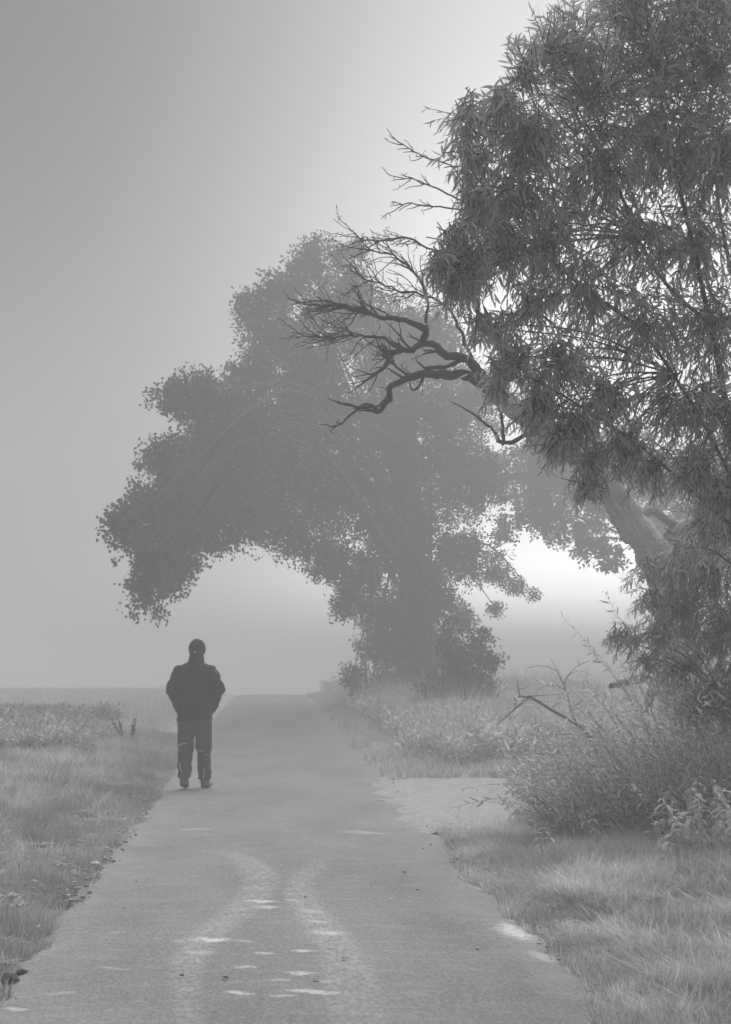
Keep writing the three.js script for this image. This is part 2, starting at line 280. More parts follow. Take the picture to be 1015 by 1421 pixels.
  // verge and rough ground beyond the side track
  const beyond = grassObject('far_verge_grass', 'misty rough grass and weeds on the verge beyond the gravel side track', 'grass');
  const stalks = [0, 1, 2, 3].map((k) => tuft(rng(160 + k), 14, 0.8, 0.12, 0.004, [0, 0], 0.12));
  const broad = [0, 1, 2].map((k) => { const Q = rng(170 + k), s = new Soup(); for (let j = 0; j < 46; j++) { const d = randDir(Q); d.y = Math.abs(d.y) * 0.8 + 0.1; d.normalize(); const b = V((Q() - 0.5) * 0.3, Q() * 0.34, (Q() - 0.5) * 0.3); s.leaf(b, d, randDir(Q).cross(d).normalize(), 0.06 + 0.06 * Q(), 0.014 + 0.01 * Q(), 0.3, 0.7 + 0.6 * Q()); } return s.geometry(); });
  A = []; B = []; C = [];
  for (let k = 0; k < 36000; k++) {
    const d = 20.6 + 48 * Math.pow(R(), 1.4), z = -d, x = 1.4 + 9.5 * R(), off = x - edgeR(z); if (off < 0 || inTrack(x, z)) continue;
    const s = { x, y: height(x, z) - 0.01, z, turn: R() * 6.3, s: 0.8 + 0.6 * R(), c: 0.8 + 0.4 * R() };
    const bank = smooth(0.4, 1.6, off) * smooth(21, 23.5, d + 0.5 * n2(x, z));
    if (R() < 0.13 * bank) { s.s *= 0.6 + 0.5 * R() + 0.35 * n2(x * 0.8, z * 0.5); A.push(s); } else if (R() < 0.22 * bank) B.push(s); else if (R() < 0.6) { s.s *= 1.6; C.push(s); }
  }
  scatter(beyond, 'tall_stalks', stalks, weedMat, A); scatter(beyond, 'leafy_weeds', broad, weedMat, B); scatter(beyond, 'grass_tufts', short, greenGrass, C);
  // field weeds on the left
  const field = grassObject('field_weeds', 'dark misty band of low weeds along the edge of the field', 'weeds');
  A = []; B = []; C = [];
  for (let k = 0; k < 52000; k++) {
    const d = 18 + 54 * R(), z = -d, x = -2.2 - (d * 0.2 + 2) * R(), edge = x + 3.4 + (d - 25) * 0.07 + 0.9 * n2(d * 0.5, 2) + 0.5 * n2(x * 1.5, d); if (x > edgeL(z) - 0.1) continue;
    const s = { x, y: height(x, z) - 0.01, z, turn: R() * 6.3, s: 0.8 + 0.6 * R(), c: 0.7 + 0.4 * R() };
    if (edge < 0 && d > 24 && d < 36) { if (R() < 0.5) B.push({ ...s, s: s.s * (0.8 + 0.25 * n2(x * 0.7, z * 0.5)) }); else if (R() < 0.2) { s.s *= 0.55; A.push(s); } }
    else if (R() < 0.45) { s.s *= d > 36 ? 2.6 : 2; s.c *= 1.3; C.push(s); }
  }
  scatter(field, 'thin_stalks', stalks, weedMat, A); scatter(field, 'leafy_weeds', broad, weedMat, B); scatter(field, 'grass_tufts', short, greenGrass, C);
}

// ------------------------------------------------------------------ oak and far trees
const barkMat = std(0.035, 1), hazedBark = (() => {  // furrowed trunk bark, its tone painted pale in place of fog haze
  const furrow = (u, v) => { const w = u + 0.05 * tileNoise(u, v, 2, 33); return Math.pow(Math.abs(n3(Math.cos(w * 6.283) * 2.6, Math.sin(w * 6.283) * 2.6, 0.5 + 0.9 * Math.sin(v * 6.283))), 0.6) * (0.75 + 0.25 * tileNoise(u, v, 9, 41)); };
  const tex = canvasTexture(512, 512, (u, v) => 0.42 + 0.3 * furrow(u, v) + 0.07 * tileNoise(u, v, 3, 51) + 0.06 * (speck(u * 512 | 0, v * 512 | 0) - 0.5)), bump = canvasTexture(512, 512, (u, v) => furrow(u, v), false);
  return std(1, 1, { map: tex, bumpMap: bump, bumpScale: 0.02 });
})();
function leafyTree({ name, label, category, base, depth, blobs, trunk, limbs, seed, leafSize, density, material, group, crownName = 'crown', thick = 0.8, slant = 0 }) {
  const R = rng(seed), root = thing(name, label, category, base, group), k = depth / F;
  const wood = new Soup(), leaves = new Soup();
  if (trunk) wood.limb(trunk.map(([x, y, dd = 0]) => at(x, y, depth + dd)), limbs.r0, limbs.r0 * 0.45, 9, 0, 0.15);
  const B = blobs.map(([x, y, r, dd]) => ({ c: at(x, y, depth + (dd ?? (R() - 0.5) * 240 * k * thick) + slant * (x - 420) / 300), r: r * k, small: r < 9 && trunk, low: slant && x < 270 && y > 740 }));
  for (const b of B) {
    if (trunk) { const hub = at(limbs.hub[0] + (R() - 0.5) * 60, limbs.hub[1] + (R() - 0.5) * 80, depth + slant * 0.5); let mid = hub.clone().lerp(b.c, 0.5); mid.y += 0.16 * hub.distanceTo(b.c); if (b.low) mid = b.c.clone().add(V(1.9, 2.6, 0)); if (b.small) wood.limb([b.c.clone().add(V(0.3, 1.0, 0)), b.c.clone().add(V(0.12, 0.5, 0.05)), b.c], 0.012, 0.006, 4, 8, 0.1); else wood.limb([hub, mid, b.c], limbs.r0 * 0.1, 0.012, 5, 9, 0.1); }
    // ragged edge: sub-clumps of leaves through the volume, more of them towards the outside
    const clumps = Math.max(5, Math.round(density * b.r * b.r * 9));
    for (let q = 0; q < clumps; q++) {
      const dir = randDir(R); dir.z *= 0.9; const rr = b.r * Math.pow(R(), 0.42) * (0.82 + 0.3 * n3(b.c.x + dir.x * 2.1, b.c.y + dir.y * 2.1, dir.z * 2.1)), c = b.c.clone().addScaledVector(dir, rr), size = 0.1 + 0.26 * R() * R() + leafSize * 0.6, n = 16 + (R() * 12 | 0), tint = 0.75 + 0.5 * R();
      for (let j = 0; j < n; j++) { const d = randDir(R), p = c.clone().addScaledVector(d, size * Math.cbrt(R())); p.y -= 0.02; const f = randDir(R).addScaledVector(dir, 0.6).normalize(); leaves.rhomb(p, f, V(0, 0, 0).crossVectors(f, randDir(R)).normalize(), leafSize * (0.7 + 0.6 * R()), leafSize * 0.36, tint * (0.85 + 0.3 * R())); }
    }
    // twigs poking out
    for (let q = 0; q < 3; q++) { const d = randDir(R); const a = b.c.clone().addScaledVector(d, b.r * 0.5), e = b.c.clone().addScaledVector(d, b.r * (0.95 + 0.15 * R())); wood.tube([a, a.clone().lerp(e, 0.5).add(V(0, -0.04, 0)), e], [0.02, 0.012, 0.005], 3); }
  }
  part('trunk', rebase(wood.geometry(false), base), barkMat, root);
  part(crownName, rebase(leaves.geometry(), base), material, root);
  return root;
}
const oakLeaf = leafMat(0.05, 0.25), shrubLeaf = leafMat(0.075, 0.3);
const oakBase = at(588, 975, 51); oakBase.y = height(oakBase.x, oakBase.z);
leafyTree({
  name: 'oak_tree', label: 'big spreading oak arching its low limb over the road in the fog', category: 'tree', base: oakBase, depth: 43, seed: 51, leafSize: 0.092, density: 20, material: oakLeaf, slant: 15,
  trunk: [[588, 980, 8], [582, 930, 8], [575, 850, 8], [572, 760, 8], [566, 660, 8], [560, 560, 8]], limbs: { r0: 0.62, hub: [575, 780] },
  blobs: [[196, 826, 17], [212, 806, 26], [240, 785, 34], [168, 732, 19], [188, 722, 28], [205, 760, 34], [222, 700, 42], [250, 745, 46], [265, 690, 62], [206, 632, 16], [228, 628, 24], [290, 650, 72], [232, 548, 16], [252, 552, 30], [280, 545, 34], [318, 590, 60], [345, 650, 95], [345, 525, 42], [300, 730, 48], [365, 710, 62], [345, 425, 22], [372, 455, 52], [398, 398, 34], [372, 402, 20], [428, 372, 36], [440, 345, 20], [470, 352, 22], [497, 345, 20], [475, 420, 70], [420, 500, 80], [430, 590, 100], [455, 690, 92], [405, 748, 34], [455, 775, 44], [500, 800, 56], [480, 838, 28], [540, 480, 100], [550, 600, 120], [560, 730, 100], [520, 850, 44], [580, 830, 66], [640, 660, 95], [640, 770, 62], [690, 790, 34], [715, 815, 22], [742, 825, 12], [690, 845, 16], [640, 560, 95], [600, 475, 70], [525, 900, 38], [600, 900, 52], [545, 950, 42], [490, 935, 20], [510, 965, 30], [590, 965, 44], [222, 852, 8], [560, 880, 50, -3], [600, 830, 50, -3], [575, 930, 46, -2], [610, 975, 40, -2], [548, 985, 34, -2], [640, 860, 30, -2]],
});
leafyTree({
  name: 'misty_tree', label: 'pale tree crown fading into bright fog behind the oak', category: 'tree', base: (() => { const p = at(940, 965, 66); p.y = height(p.x, p.z); return p; })(), depth: 66, seed: 61, leafSize: 0.16, density: 6, material: oakLeaf,
  trunk: [[940, 975], [935, 900], [925, 800], [905, 700]], limbs: { r0: 0.5, hub: [920, 760] },
  blobs: [[690, 660, 50], [735, 700, 42], [770, 720, 46], [820, 750, 40], [850, 775, 24], [770, 650, 70], [840, 690, 66], [900, 660, 70], [930, 740, 60], [760, 640, 60], [860, 640, 70], [990, 670, 80], [980, 760, 60], [700, 735, 22]],
});
const shrubBase = at(655, 1008, 36); shrubBase.y = height(shrubBase.x, shrubBase.z);
leafyTree({
  name: 'hedge_shrub', label: 'rounded leafy shrub standing on the verge at the foot of the oak', category: 'shrub', base: shrubBase, depth: 36, seed: 71, leafSize: 0.08, density: 26, material: shrubLeaf, crownName: 'foliage', thick: 0.35,
  trunk: [[655, 1008], [650, 980], [645, 930]], limbs: { r0: 0.07, hub: [650, 985] },
  blobs: [[622, 872, 11], [622, 892, 17], [655, 890, 14], [672, 884, 12], [640, 915, 30], [668, 915, 22], [685, 915, 12], [640, 955, 42], [672, 945, 22], [605, 955, 26], [650, 990, 36], [615, 985, 30], [678, 970, 14]],
});

// ------------------------------------------------------------------ leaning tree with bare gnarled branches
{
  const R = rng(81), base = at(958, 1100, 17.5); base.y = height(base.x, base.z) - 0.05;
  const root = thing('leaning_tree', 'leaning pale trunk whose bare gnarled branches reach out over the road', 'tree', base);
  const trunk = new Soup(), wood = new Soup();
  const P = (a) => a.map(([x, y, d]) => at(x, y, d));
  trunk.limb([base, ...P([[945, 990, 17.4], [940, 900, 17.3], [930, 820, 17.1], [902, 758, 16.7], [868, 712, 16.2], [832, 655, 15.6], [790, 615, 15.0], [745, 588, 14.4], [712, 566, 14.0], [682, 540, 13.6]])], 0.30, 0.075, 22, 90, 0.17, 0.8);
  trunk.limb(P([[915, 770, 16.9], [945, 738, 17], [985, 720, 17.3], [1040, 690, 17.6], [1080, 620, 17.8]]), 0.13, 0.05, 14, 34, 0.2);
  trunk.limb(P([[888, 728, 16.5], [900, 708, 16.7], [925, 722, 16.9], [950, 735, 17.1]]), 0.05, 0.05, 7, 12, 0.14);
  trunk.limb(P([[930, 985, 17.3], [914, 960, 17.1], [898, 942, 17], [872, 946, 16.9], [848, 952, 16.7]]), 0.07, 0.03, 7, 12, 0.14);
  trunk.limb(P([[925, 935, 17.2], [905, 960, 17.1], [898, 990, 17]]), 0.07, 0.05, 7, 12, 0.14);
  // twigs: recursive, crooked, with short spurs
  function twig(p, dir, len, r, level) {
    const N = Math.max(4, Math.round(len / 0.05)), pts = [p.clone()], rad = [r]; let q = p.clone(), d = dir.clone();
    for (let k = 1; k <= N; k++) {
      d.add(randDir(R).multiplyScalar(0.30)).add(V(-0.012, 0.006, 0)).normalize(); q = q.clone().addScaledVector(d, len / N); pts.push(q); rad.push(mix(r, Math.max(0.0026, r * 0.35), k / N));
      if (level > 0 && R() < 0.42) { const s = d.clone().add(randDir(R).multiplyScalar(0.9)); s.z *= 0.6; twig(q, s.normalize(), len * (0.25 + 0.4 * R()), rad[k] * 0.62, level - 1); }
      else if (R() < 0.34) { const s = d.clone().multiplyScalar(0.4).add(randDir(R)).normalize(), e = q.clone().addScaledVector(s, 0.015 + 0.035 * R()); wood.tube([q, e], [Math.min(rad[k] * 0.8, 0.006), 0.003], 3); }
    }
    wood.tube(pts, rad, level > 0 ? 5 : 4, 0.12);
  }
  function branch(a, r0, r1, n, len, level = 1, lean = [-0.8, 0.1]) {
    const cv = new THREE.CatmullRomCurve3(P(a), false, 'centripetal'), pts = cv.getSpacedPoints(Math.ceil(cv.getLength() / 0.05)).map((p, k) => k ? p.add(V(n3(p.x * 4, p.y * 4, r0 * 90) + 0.6 * n3(p.x * 11, p.y * 11, 3), n3(p.x * 4 + 7, p.y * 4, r0 * 90) + 0.6 * n3(p.x * 11, p.y * 11, 8), 0).multiplyScalar(0.016 + r0 * 0.15)) : p);
    wood.tube(pts, pts.map((_, k) => 0.8 * mix(r0, r1, k / (pts.length - 1))), 7, 0.22);
    for (let k = 0; k < Math.round(n * 1.7); k++) { const i = Math.floor((0.2 + 0.8 * Math.sqrt(R())) * (pts.length - 2)), t = pts[i + 1].clone().sub(pts[i]).normalize(), s = t.multiplyScalar(0.7).add(randDir(R).multiplyScalar(0.75)).add(V(lean[0] * 0.5, lean[1], 0)); s.z *= 0.5; twig(pts[i], s.normalize(), len * (0.3 + 0.55 * R()), Math.max(0.005, mix(r0, r1, i / pts.length) * 0.4), level); }
    const e = pts[pts.length - 1], t = e.clone().sub(pts[pts.length - 3]).normalize(); twig(e, t, len * 0.5, r1 * 0.8, level);
  }
  // the low crooked arm
  branch([[690, 545, 13.7], [655, 523, 13.4], [622, 518, 13.2], [588, 519, 13], [558, 530, 12.9], [541, 536, 12.8], [538, 552, 12.8], [527, 572, 12.7], [502, 567, 12.6], [476, 562, 12.6]], 0.07, 0.011, 3, 0.22, 0);
  branch([[527, 572, 12.7], [505, 563, 12.65], [490, 576, 12.6], [468, 592, 12.6], [452, 590, 12.6]], 0.016, 0.006, 2, 0.1, 0);
  branch([[540, 545, 12.8], [530, 556, 12.7], [512, 566, 12.65], [480, 560, 12.6]], 0.014, 0.007, 2, 0.1, 0);
  branch([[590, 519, 13], [582, 535, 13], [573, 541, 12.95], [568, 530, 12.9]], 0.016, 0.008, 1, 0.08, 0);
  // the upper arms
  branch([[682, 540, 13.6], [660, 512, 13.4], [640, 494, 13.3], [612, 487, 13.2], [586, 478, 13.1], [560, 484, 13], [540, 490, 12.9], [535, 486, 12.8]], 0.06, 0.02, 7, 0.4, 1);
  branch([[586, 478, 13.1], [592, 458, 13.1], [580, 450, 13], [556, 446, 12.9], [530, 440, 12.8], [500, 429, 12.7], [468, 427, 12.6], [440, 424, 12.6]], 0.035, 0.011, 15, 0.45, 1);
  branch([[535, 487, 12.8], [538, 500, 12.8], [526, 512, 12.7], [512, 524, 12.65], [500, 534, 12.6]], 0.026, 0.010, 4, 0.25, 0);
  branch([[556, 486, 12.9], [530, 468, 12.8], [500, 466, 12.7], [464, 466, 12.6], [432, 468, 12.5]], 0.018, 0.007, 12, 0.42, 1);
  branch([[640, 500, 13.3], [600, 512, 13.1], [570, 520, 13], [545, 505, 12.9], [528, 480, 12.8]], 0.022, 0.009, 6, 0.35, 1);
  branch([[592, 470, 13.1], [594, 430, 13.1], [588, 400, 13], [572, 375, 13], [540, 352, 12.9], [500, 344, 12.8]], 0.02, 0.006, 11, 0.45, 1);
  branch([[655, 505, 13.4], [640, 460, 13.3], [615, 420, 13.2], [570, 405, 13.1], [530, 398, 13], [500, 380, 12.9]], 0.02, 0.006, 9, 0.45, 1);
  branch([[650, 380, 13.2], [600, 345, 13], [560, 332, 12.9], [520, 335, 12.8], [484, 330, 12.8]], 0.014, 0.005, 7, 0.35, 1);
  branch([[670, 460, 13.4], [660, 420, 13.4], [650, 380, 13.2]], 0.022, 0.014, 3, 0.3, 1);
  branch([[650, 380, 13.2], [650, 320, 13.2], [650, 280, 13.1]], 0.014, 0.01, 1, 0.3, 0);
  branch([[650, 280, 13.1], [612, 262, 13], [575, 252, 12.9], [546, 243, 12.9]], 0.010, 0.005, 4, 0.22, 0);
  branch([[650, 290, 13.1], [600, 286, 13], [565, 282, 13], [542, 298, 12.9]], 0.010, 0.005, 4, 0.22, 0);
  branch([[650, 280, 13.1], [630, 235, 13], [592, 216, 12.95], [568, 205, 12.9], [548, 190, 12.9]], 0.010, 0.005, 5, 0.22, 0);
  // the lower snag
  branch([[748, 592, 14.5], [722, 606, 14.3], [698, 616, 14.2], [690, 602, 14.1], [676, 587, 14.1], [654, 574, 14], [636, 561, 14]], 0.034, 0.007, 2, 0.12, 0);
  branch([[698, 616, 14.2], [697, 596, 14.1], [695, 574, 14.1]], 0.024, 0.014, 1, 0.06, 0);
  part('trunk', rebase(trunk.geometry(false), base), hazedBark, root);
  part('bare_branches', rebase(wood.geometry(false), base), std(0.05, 1), root);
}

// ------------------------------------------------------------------ willow
const willowLeaf = leafMat(0.38, 0.5);
function willowTwig(soup, R, p, dir, len, leafLen, droop, tint, wood, spacing = 0.024) {
  const N = Math.max(5, Math.round(len / spacing)), pts = [], rad = []; let q = p.clone(), d = dir.clone().normalize(), turn = R() * 6.28;
  for (let k = 0; k <= N; k++) {
    pts.push(q); rad.push(mix(0.0035, 0.0012, k / N));
    if (k > 0) {
      turn += 2.4 + (R() - 0.5) * 0.8;
      const a = Math.abs(d.y) < 0.95 ? V(0, 1, 0).cross(d).normalize() : V(1, 0, 0), b = V(0, 0, 0).crossVectors(d, a), out = a.clone().multiplyScalar(Math.cos(turn)).addScaledVector(b, Math.sin(turn));
      const f = d.clone().multiplyScalar(0.75).addScaledVector(out, 0.75).add(V(0, -droop * 0.8, 0)).add(randDir(R).multiplyScalar(0.22)).normalize();
      const s = V(0, 0, 0).crossVectors(f, randDir(R)).normalize(), L = leafLen * (0.5 + 0.75 * R()) * (k > N - 3 ? 0.75 : 1);
      soup.leaf(q, f, s, L, L * (0.075 + 0.03 * R()), 0.12 + 0.25 * R(), tint * (0.8 + 0.4 * R()), 0.42);
    }
    d = d.clone().add(V(0, -droop * 0.07, 0)).add(randDir(R).multiplyScalar(0.07)).normalize(); q = q.clone().addScaledVector(d, len / N);
  }
  wood.tube(pts, rad, 3);
  return pts;
}
{
  const R = rng(91), base = at(1150, 1190, 9.6); base.y = height(base.x, base.z) - 0.05;
  const root = thing('willow_tree', 'dense narrow-leaved willow crown hanging over the right of the road', 'tree', base);
  const stems = new Soup(), leaves = new Soup(), twigs = new Soup();
  // [x, y, radius, depth, fullness]
  const blobs = [[765, 62, 40, 8.2, 1], [725, 95, 30, 8.1, 1], [798, 60, 50, 8.4, 1], [690, 150, 38, 8, 1.2], [648, 160, 26, 7.9, 1], [655, 215, 36, 8, 1.2], [735, 190, 70, 8.3, 1.2], [662, 285, 46, 8, 1.2], [635, 335, 34, 7.9, 1.2], [612, 362, 24, 7.8, 1.2], [655, 375, 34, 7.9, 1.2], [630, 395, 22, 7.9, 1],
    [715, 275, 70, 8.3, 1.1], [700, 350, 52, 8.3, 1], [760, 330, 80, 8.6, 0.8], [820, 120, 80, 8.7, 1], [900, 70, 90, 8.9, 1], [980, 70, 100, 9, 1], [830, 230, 95, 8.8, 0.95], [910, 190, 100, 9.1, 0.9], [1000, 210, 110, 9.2, 1], [740, 420, 50, 8.5, 0.8], [690, 455, 30, 8.3, 0.9], [662, 447, 20, 8.2, 0.8], [712, 500, 40, 8.5, 1], [690, 525, 26, 8.5, 1],
    [810, 400, 80, 8.8, 0.7], [770, 500, 66, 8.8, 0.9], [745, 560, 44, 8.8, 1.1], [790, 590, 46, 8.9, 1.1], [770, 612, 24, 8.8, 1], [820, 640, 36, 9, 1], [815, 678, 16, 8.9, 1], [840, 550, 66, 9, 0.8], [880, 330, 90, 9.1, 0.62], [890, 450, 90, 9.2, 0.7], [870, 620, 44, 9.1, 0.9], [960, 340, 90, 9.3, 0.65], [985, 450, 90, 9.4, 0.75], [930, 560, 70, 9.3, 0.75], [900, 650, 36, 9.3, 0.9], [1000, 570, 80, 9.5, 0.95], [960, 650, 50, 9.5, 1], [1010, 680, 60, 9.6, 1], [975, 725, 34, 10, 0.9], [1020, 735, 44, 10, 1], [950, 760, 26, 10.4, 0.8],
    [870, -10, 70, 8.9, 1], [970, -20, 80, 9.1, 1], [1070, 0, 90, 9.4, 0.8], [1080, 180, 90, 9.5, 0.8], [1090, 380, 90, 9.7, 0.8], [1090, 600, 90, 9.8, 0.8],
    [985, 790, 62, 13.0, 1.09], [930, 790, 36, 12.9, 0.93], [898, 790, 20, 12.8, 0.75], [1000, 870, 66, 13.2, 1.09], [945, 845, 44, 13.0, 1.01], [905, 830, 22, 12.9, 0.75], [915, 880, 32, 13.1, 0.93], [870, 886, 18, 13.0, 0.84], [850, 884, 10, 13.0, 0.68], [940, 925, 38, 13.2, 0.93], [1010, 960, 60, 13.4, 1.09], [895, 915, 16, 13.1, 0.68], [1090, 850, 110, 13.4, 0.84], [970, 975, 40, 13.4, 0.93]];
  const hubs = [[1040, 620], [1000, 420], [960, 260], [1060, 300], [1060, 820], [940, 520], [900, 330], [1040, 860, 12.8], [1000, 960, 13], [1010, 770, 12.6]].map(([x, y, d = 9.6]) => at(x, y, d));
  // stems rising out of one stool
  for (const s of [[[1120, 1000, 9.7], [1050, 760, 9.6], [1000, 520, 9.4], [960, 330, 9.2], [925, 180, 9], [905, 40, 8.9]], [[1140, 1000, 9.8], [1090, 700, 9.8], [1040, 480, 9.6], [1000, 300, 9.4], [985, 120, 9.2]], [[1160, 900, 9.8], [1150, 600, 9.9], [1110, 350, 9.8], [1070, 100, 9.6]], [[1030, 690, 9.6], [960, 560, 9.4], [890, 460, 9.2], [810, 400, 8.9], [740, 340, 8.5], [680, 300, 8.2]], [[985, 450, 9.4], [930, 400, 9.3], [890, 340, 9.1], [850, 240, 8.9], [790, 130, 8.6]], [[1050, 760, 9.6], [970, 690, 9.5], [890, 620, 9.2], [800, 560, 8.9], [730, 520, 8.6]]])
    stems.limb((s === 0 ? [] : []).concat(s[0][1] >= 900 ? [base] : [], s.map(([x, y, d]) => at(x, y, d))), s[0][1] >= 900 ? 0.04 : 0.013, 0.005, 7, 0, 0.12);
  const low = at(1040, 860, 12.8); stems.limb([base, at(1075, 1010, 11.6), low], 0.03, 0.012, 6, 0, 0.12); stems.limb([low, at(1020, 910, 12.9), at(1000, 960, 13)], 0.012, 0.008, 6, 0, 0.12); stems.limb([low, at(1020, 815, 12.7), at(1010, 770, 12.6)], 0.012, 0.008, 6, 0, 0.12);
  const mPerPx = 1 / F;
  for (const [x, y, r, d, full] of blobs) {
    const c = at(x, y, d), rr = r * d * mPerPx, near = hubs.reduce((a, b) => (a.distanceTo(c) < b.distanceTo(c) ? a : b));
    const mid = near.clone().lerp(c, 0.5).add(V((R() - 0.5) * 0.15, 0.06 + 0.06 * R(), 0)); stems.limb([near, mid, c], 0.007, 0.003, 5, 10, 0.1);
    const n = Math.round(full * (14 + 1250 * rr * rr));
    for (let k = 0; k < n; k++) {
      const o = randDir(R); const p = c.clone().addScaledVector(o, rr * 0.85 * Math.pow(R(), 0.5)); p.z += (R() - 0.5) * 0.5;
      const out = p.clone().sub(c).normalize(), len = (0.14 + 0.2 * R()), top = y < 130 ? 0.55 : -0.25;
      const dir = out.multiplyScalar(0.75).add(V(-0.12, top + 0.35 * (R() - 0.5), 0)).add(randDir(R).multiplyScalar(0.45)).normalize();
      willowTwig(leaves, R, p.addScaledVector(dir, -len * 0.6), dir, len, 0.086, y < 130 ? 0.25 : 0.8, 0.8 + 0.4 * R(), twigs);
    }
  }
  part('stems', rebase(stems.geometry(false), base), std(0.06, 1), root);
  part('twigs', rebase(twigs.geometry(false), base), std(0.06, 1), root);
  part('crown', rebase(leaves.geometry(), base), willowLeaf, root);
}
// willow shrub at its foot
{
  const R = rng(101), base = at(880, 1140, 14); base.y = height(base.x, base.z);
  const root = thing('willow_shrub', 'bushy shrub with upright leafy stems growing at the edge of the right verge', 'shrub', base);
  const leaves = new Soup(), twigs = new Soup();
  for (let k = 0; k < 1000; k++) {
    const px = 775 + 330 * R(), d = 13 + 1.9 * R(), b = at(px, 1150, d); b.y = height(b.x, b.z);
    const k2 = clamp((px - 770) / 220), L = mix(0.8, 2.0, Math.pow(k2, 0.8)) * (R() < 0.12 ? 1.0 + 0.35 * R() : 0.3 + 0.6 * R()) * (0.85 + 0.35 * n2(px * 0.02, d)), left = mix(-0.85, -0.2, k2) * (0.6 + 0.8 * R());
    const dir = V(left + (R() - 0.5) * 0.7, 1, (R() - 0.5) * 0.6 + 0.1).normalize();
    willowTwig(leaves, R, b, dir, L, 0.092, 0.28, 0.7 + 0.7 * R(), twigs, 0.04);
  }
  for (let k = 0; k < 10; k++) { const b = at(790 + 30 * R(), 1150, 13.3); b.y = height(b.x, b.z) + 0.02; willowTwig(leaves, R, b, V(-0.9, 0.25 + 0.7 * R(), 0.1).normalize(), 0.5 + 0.35 * R(), 0.07, 0.1, 1, twigs, 0.03); }
  part('stems', rebase(twigs.geometry(false), base), std(0.2, 1), root);
  part('foliage', rebase(leaves.geometry(), base), leafMat(0.62, 0.5), root);
}
// nettles in front of the shrub
function broadPlant(leaves, stems, R, b, h, lean, leafLen, tint) {
  const pts = []; for (let k = 0; k <= 6; k++) pts.push(b.clone().add(V(lean[0] * h * Math.pow(k / 6, 1.6), h * k / 6, lean[1] * h * Math.pow(k / 6, 1.6)))); stems.tube(pts, pts.map((_, k) => mix(0.005, 0.002, k / 6)), 4);
  const N = Math.round(h / 0.045); let turn = R() * 6;
  for (let k = 2; k <= N; k++) for (const s of [0, Math.PI]) {
    const t = k / N, q = pts[Math.min(5, Math.floor(t * 6))].clone().lerp(pts[Math.min(6, Math.floor(t * 6) + 1)], (t * 6) % 1), a = turn + s, f = V(Math.cos(a), 0.55 - 1.1 * R(), Math.sin(a)).normalize(), L = leafLen * (0.5 + 0.8 * R()) * (t > 0.85 ? 0.6 : 1); if (R() < 0.22) continue;
    leaves.leaf(q, f, V(-Math.sin(a), 0.15 * (R() - 0.5), Math.cos(a)).normalize(), L, L * 0.27, 0.45, tint * (0.8 + 0.4 * R()), 0.5);
    if (s) turn += 1.57 + (R() - 0.5) * 0.5;
  }
}
{
  const spots = [[[990, 1150], 12.2, 62, 0.62, 'tall nettle clump with drooping toothed leaves in front of the shrub'], [[790, 1175], 12.9, 12, 0.36, 'low pale weeds in the grass at the left foot of the shrub']];
  spots.forEach(([[px, py], d, n, h, label], q) => {
    const R = rng(111 + q), base = at(px, py, d); base.y = height(base.x, base.z);
    const root = thing(q ? 'weed_clump' : 'nettle_clump', label, 'weeds', base), leaves = new Soup(), stems = new Soup();
    for (let k = 0; k < n; k++) { const b = at(px + (R() - 0.5) * (q ? 110 : 150), py, d + (R() - 0.5) * 1.8); b.y = height(b.x, b.z); broadPlant(leaves, stems, R, b, h * (0.35 + 0.8 * R()), [(R() - 0.6) * 0.9, 0.5 * (R() - 0.3)], q ? 0.06 : 0.085, 0.8 + 0.4 * R()); }
    part('stems', rebase(stems.geometry(false), base), std(0.4, 1), root); part('foliage', rebase(leaves.geometry(), base), leafMat(0.7, 0.5), root);
    root.children.forEach((m) => { m.userData.kind = 'stuff'; });
  });
}
// fallen bare branch arching out of the shrub
{
  const R = rng(121), base = at(862, 1140, 14.6); base.y = height(base.x, base.z); const root = thing('dead_branch', 'bare dead branch arching out of the shrub towards the side track', 'branch', base), s = new Soup();
  const P = (a) => a.map(([x, y, d]) => at(x, y, d ?? 14.6)), L = (a, r0, r1) => s.limb(P(a), r0 * 0.7, r1 * 0.7, 5, 0, 0.3);
  s.limb([base, ...P([[838, 1060], [816, 1020], [798, 1003], [770, 988], [742, 970], [733, 966]])], 0.02, 0.013, 6, 0, 0.3); L([[735, 967], [716, 983], [700, 997], [690, 1006]], 0.016, 0.006); L([[735, 967], [724, 967], [714, 969], [714, 976]], 0.014, 0.01); L([[722, 967], [719, 952], [718, 944]], 0.009, 0.004); L([[719, 957], [730, 954], [736, 949]], 0.006, 0.003); L([[735, 966], [752, 965], [776, 964]], 0.008, 0.004);
  L([[800, 1003], [792, 985], [788, 965], [778, 940], [765, 914]], 0.011, 0.003); L([[780, 945], [770, 928], [745, 924], [732, 927]], 0.007, 0.003); L([[783, 950], [790, 935], [802, 924], [818, 917]], 0.007, 0.003); L([[788, 938], [805, 930], [820, 937]], 0.005, 0.0025); L([[786, 958], [765, 950], [746, 958], [740, 964]], 0.006, 0.0025); L([[792, 988], [800, 978], [812, 970], [820, 975]], 0.008, 0.004); L([[718, 968], [712, 990], [708, 1000]], 0.007, 0.003);
  part('branch', rebase(s.geometry(false), base), std(0.28, 1), root);
}
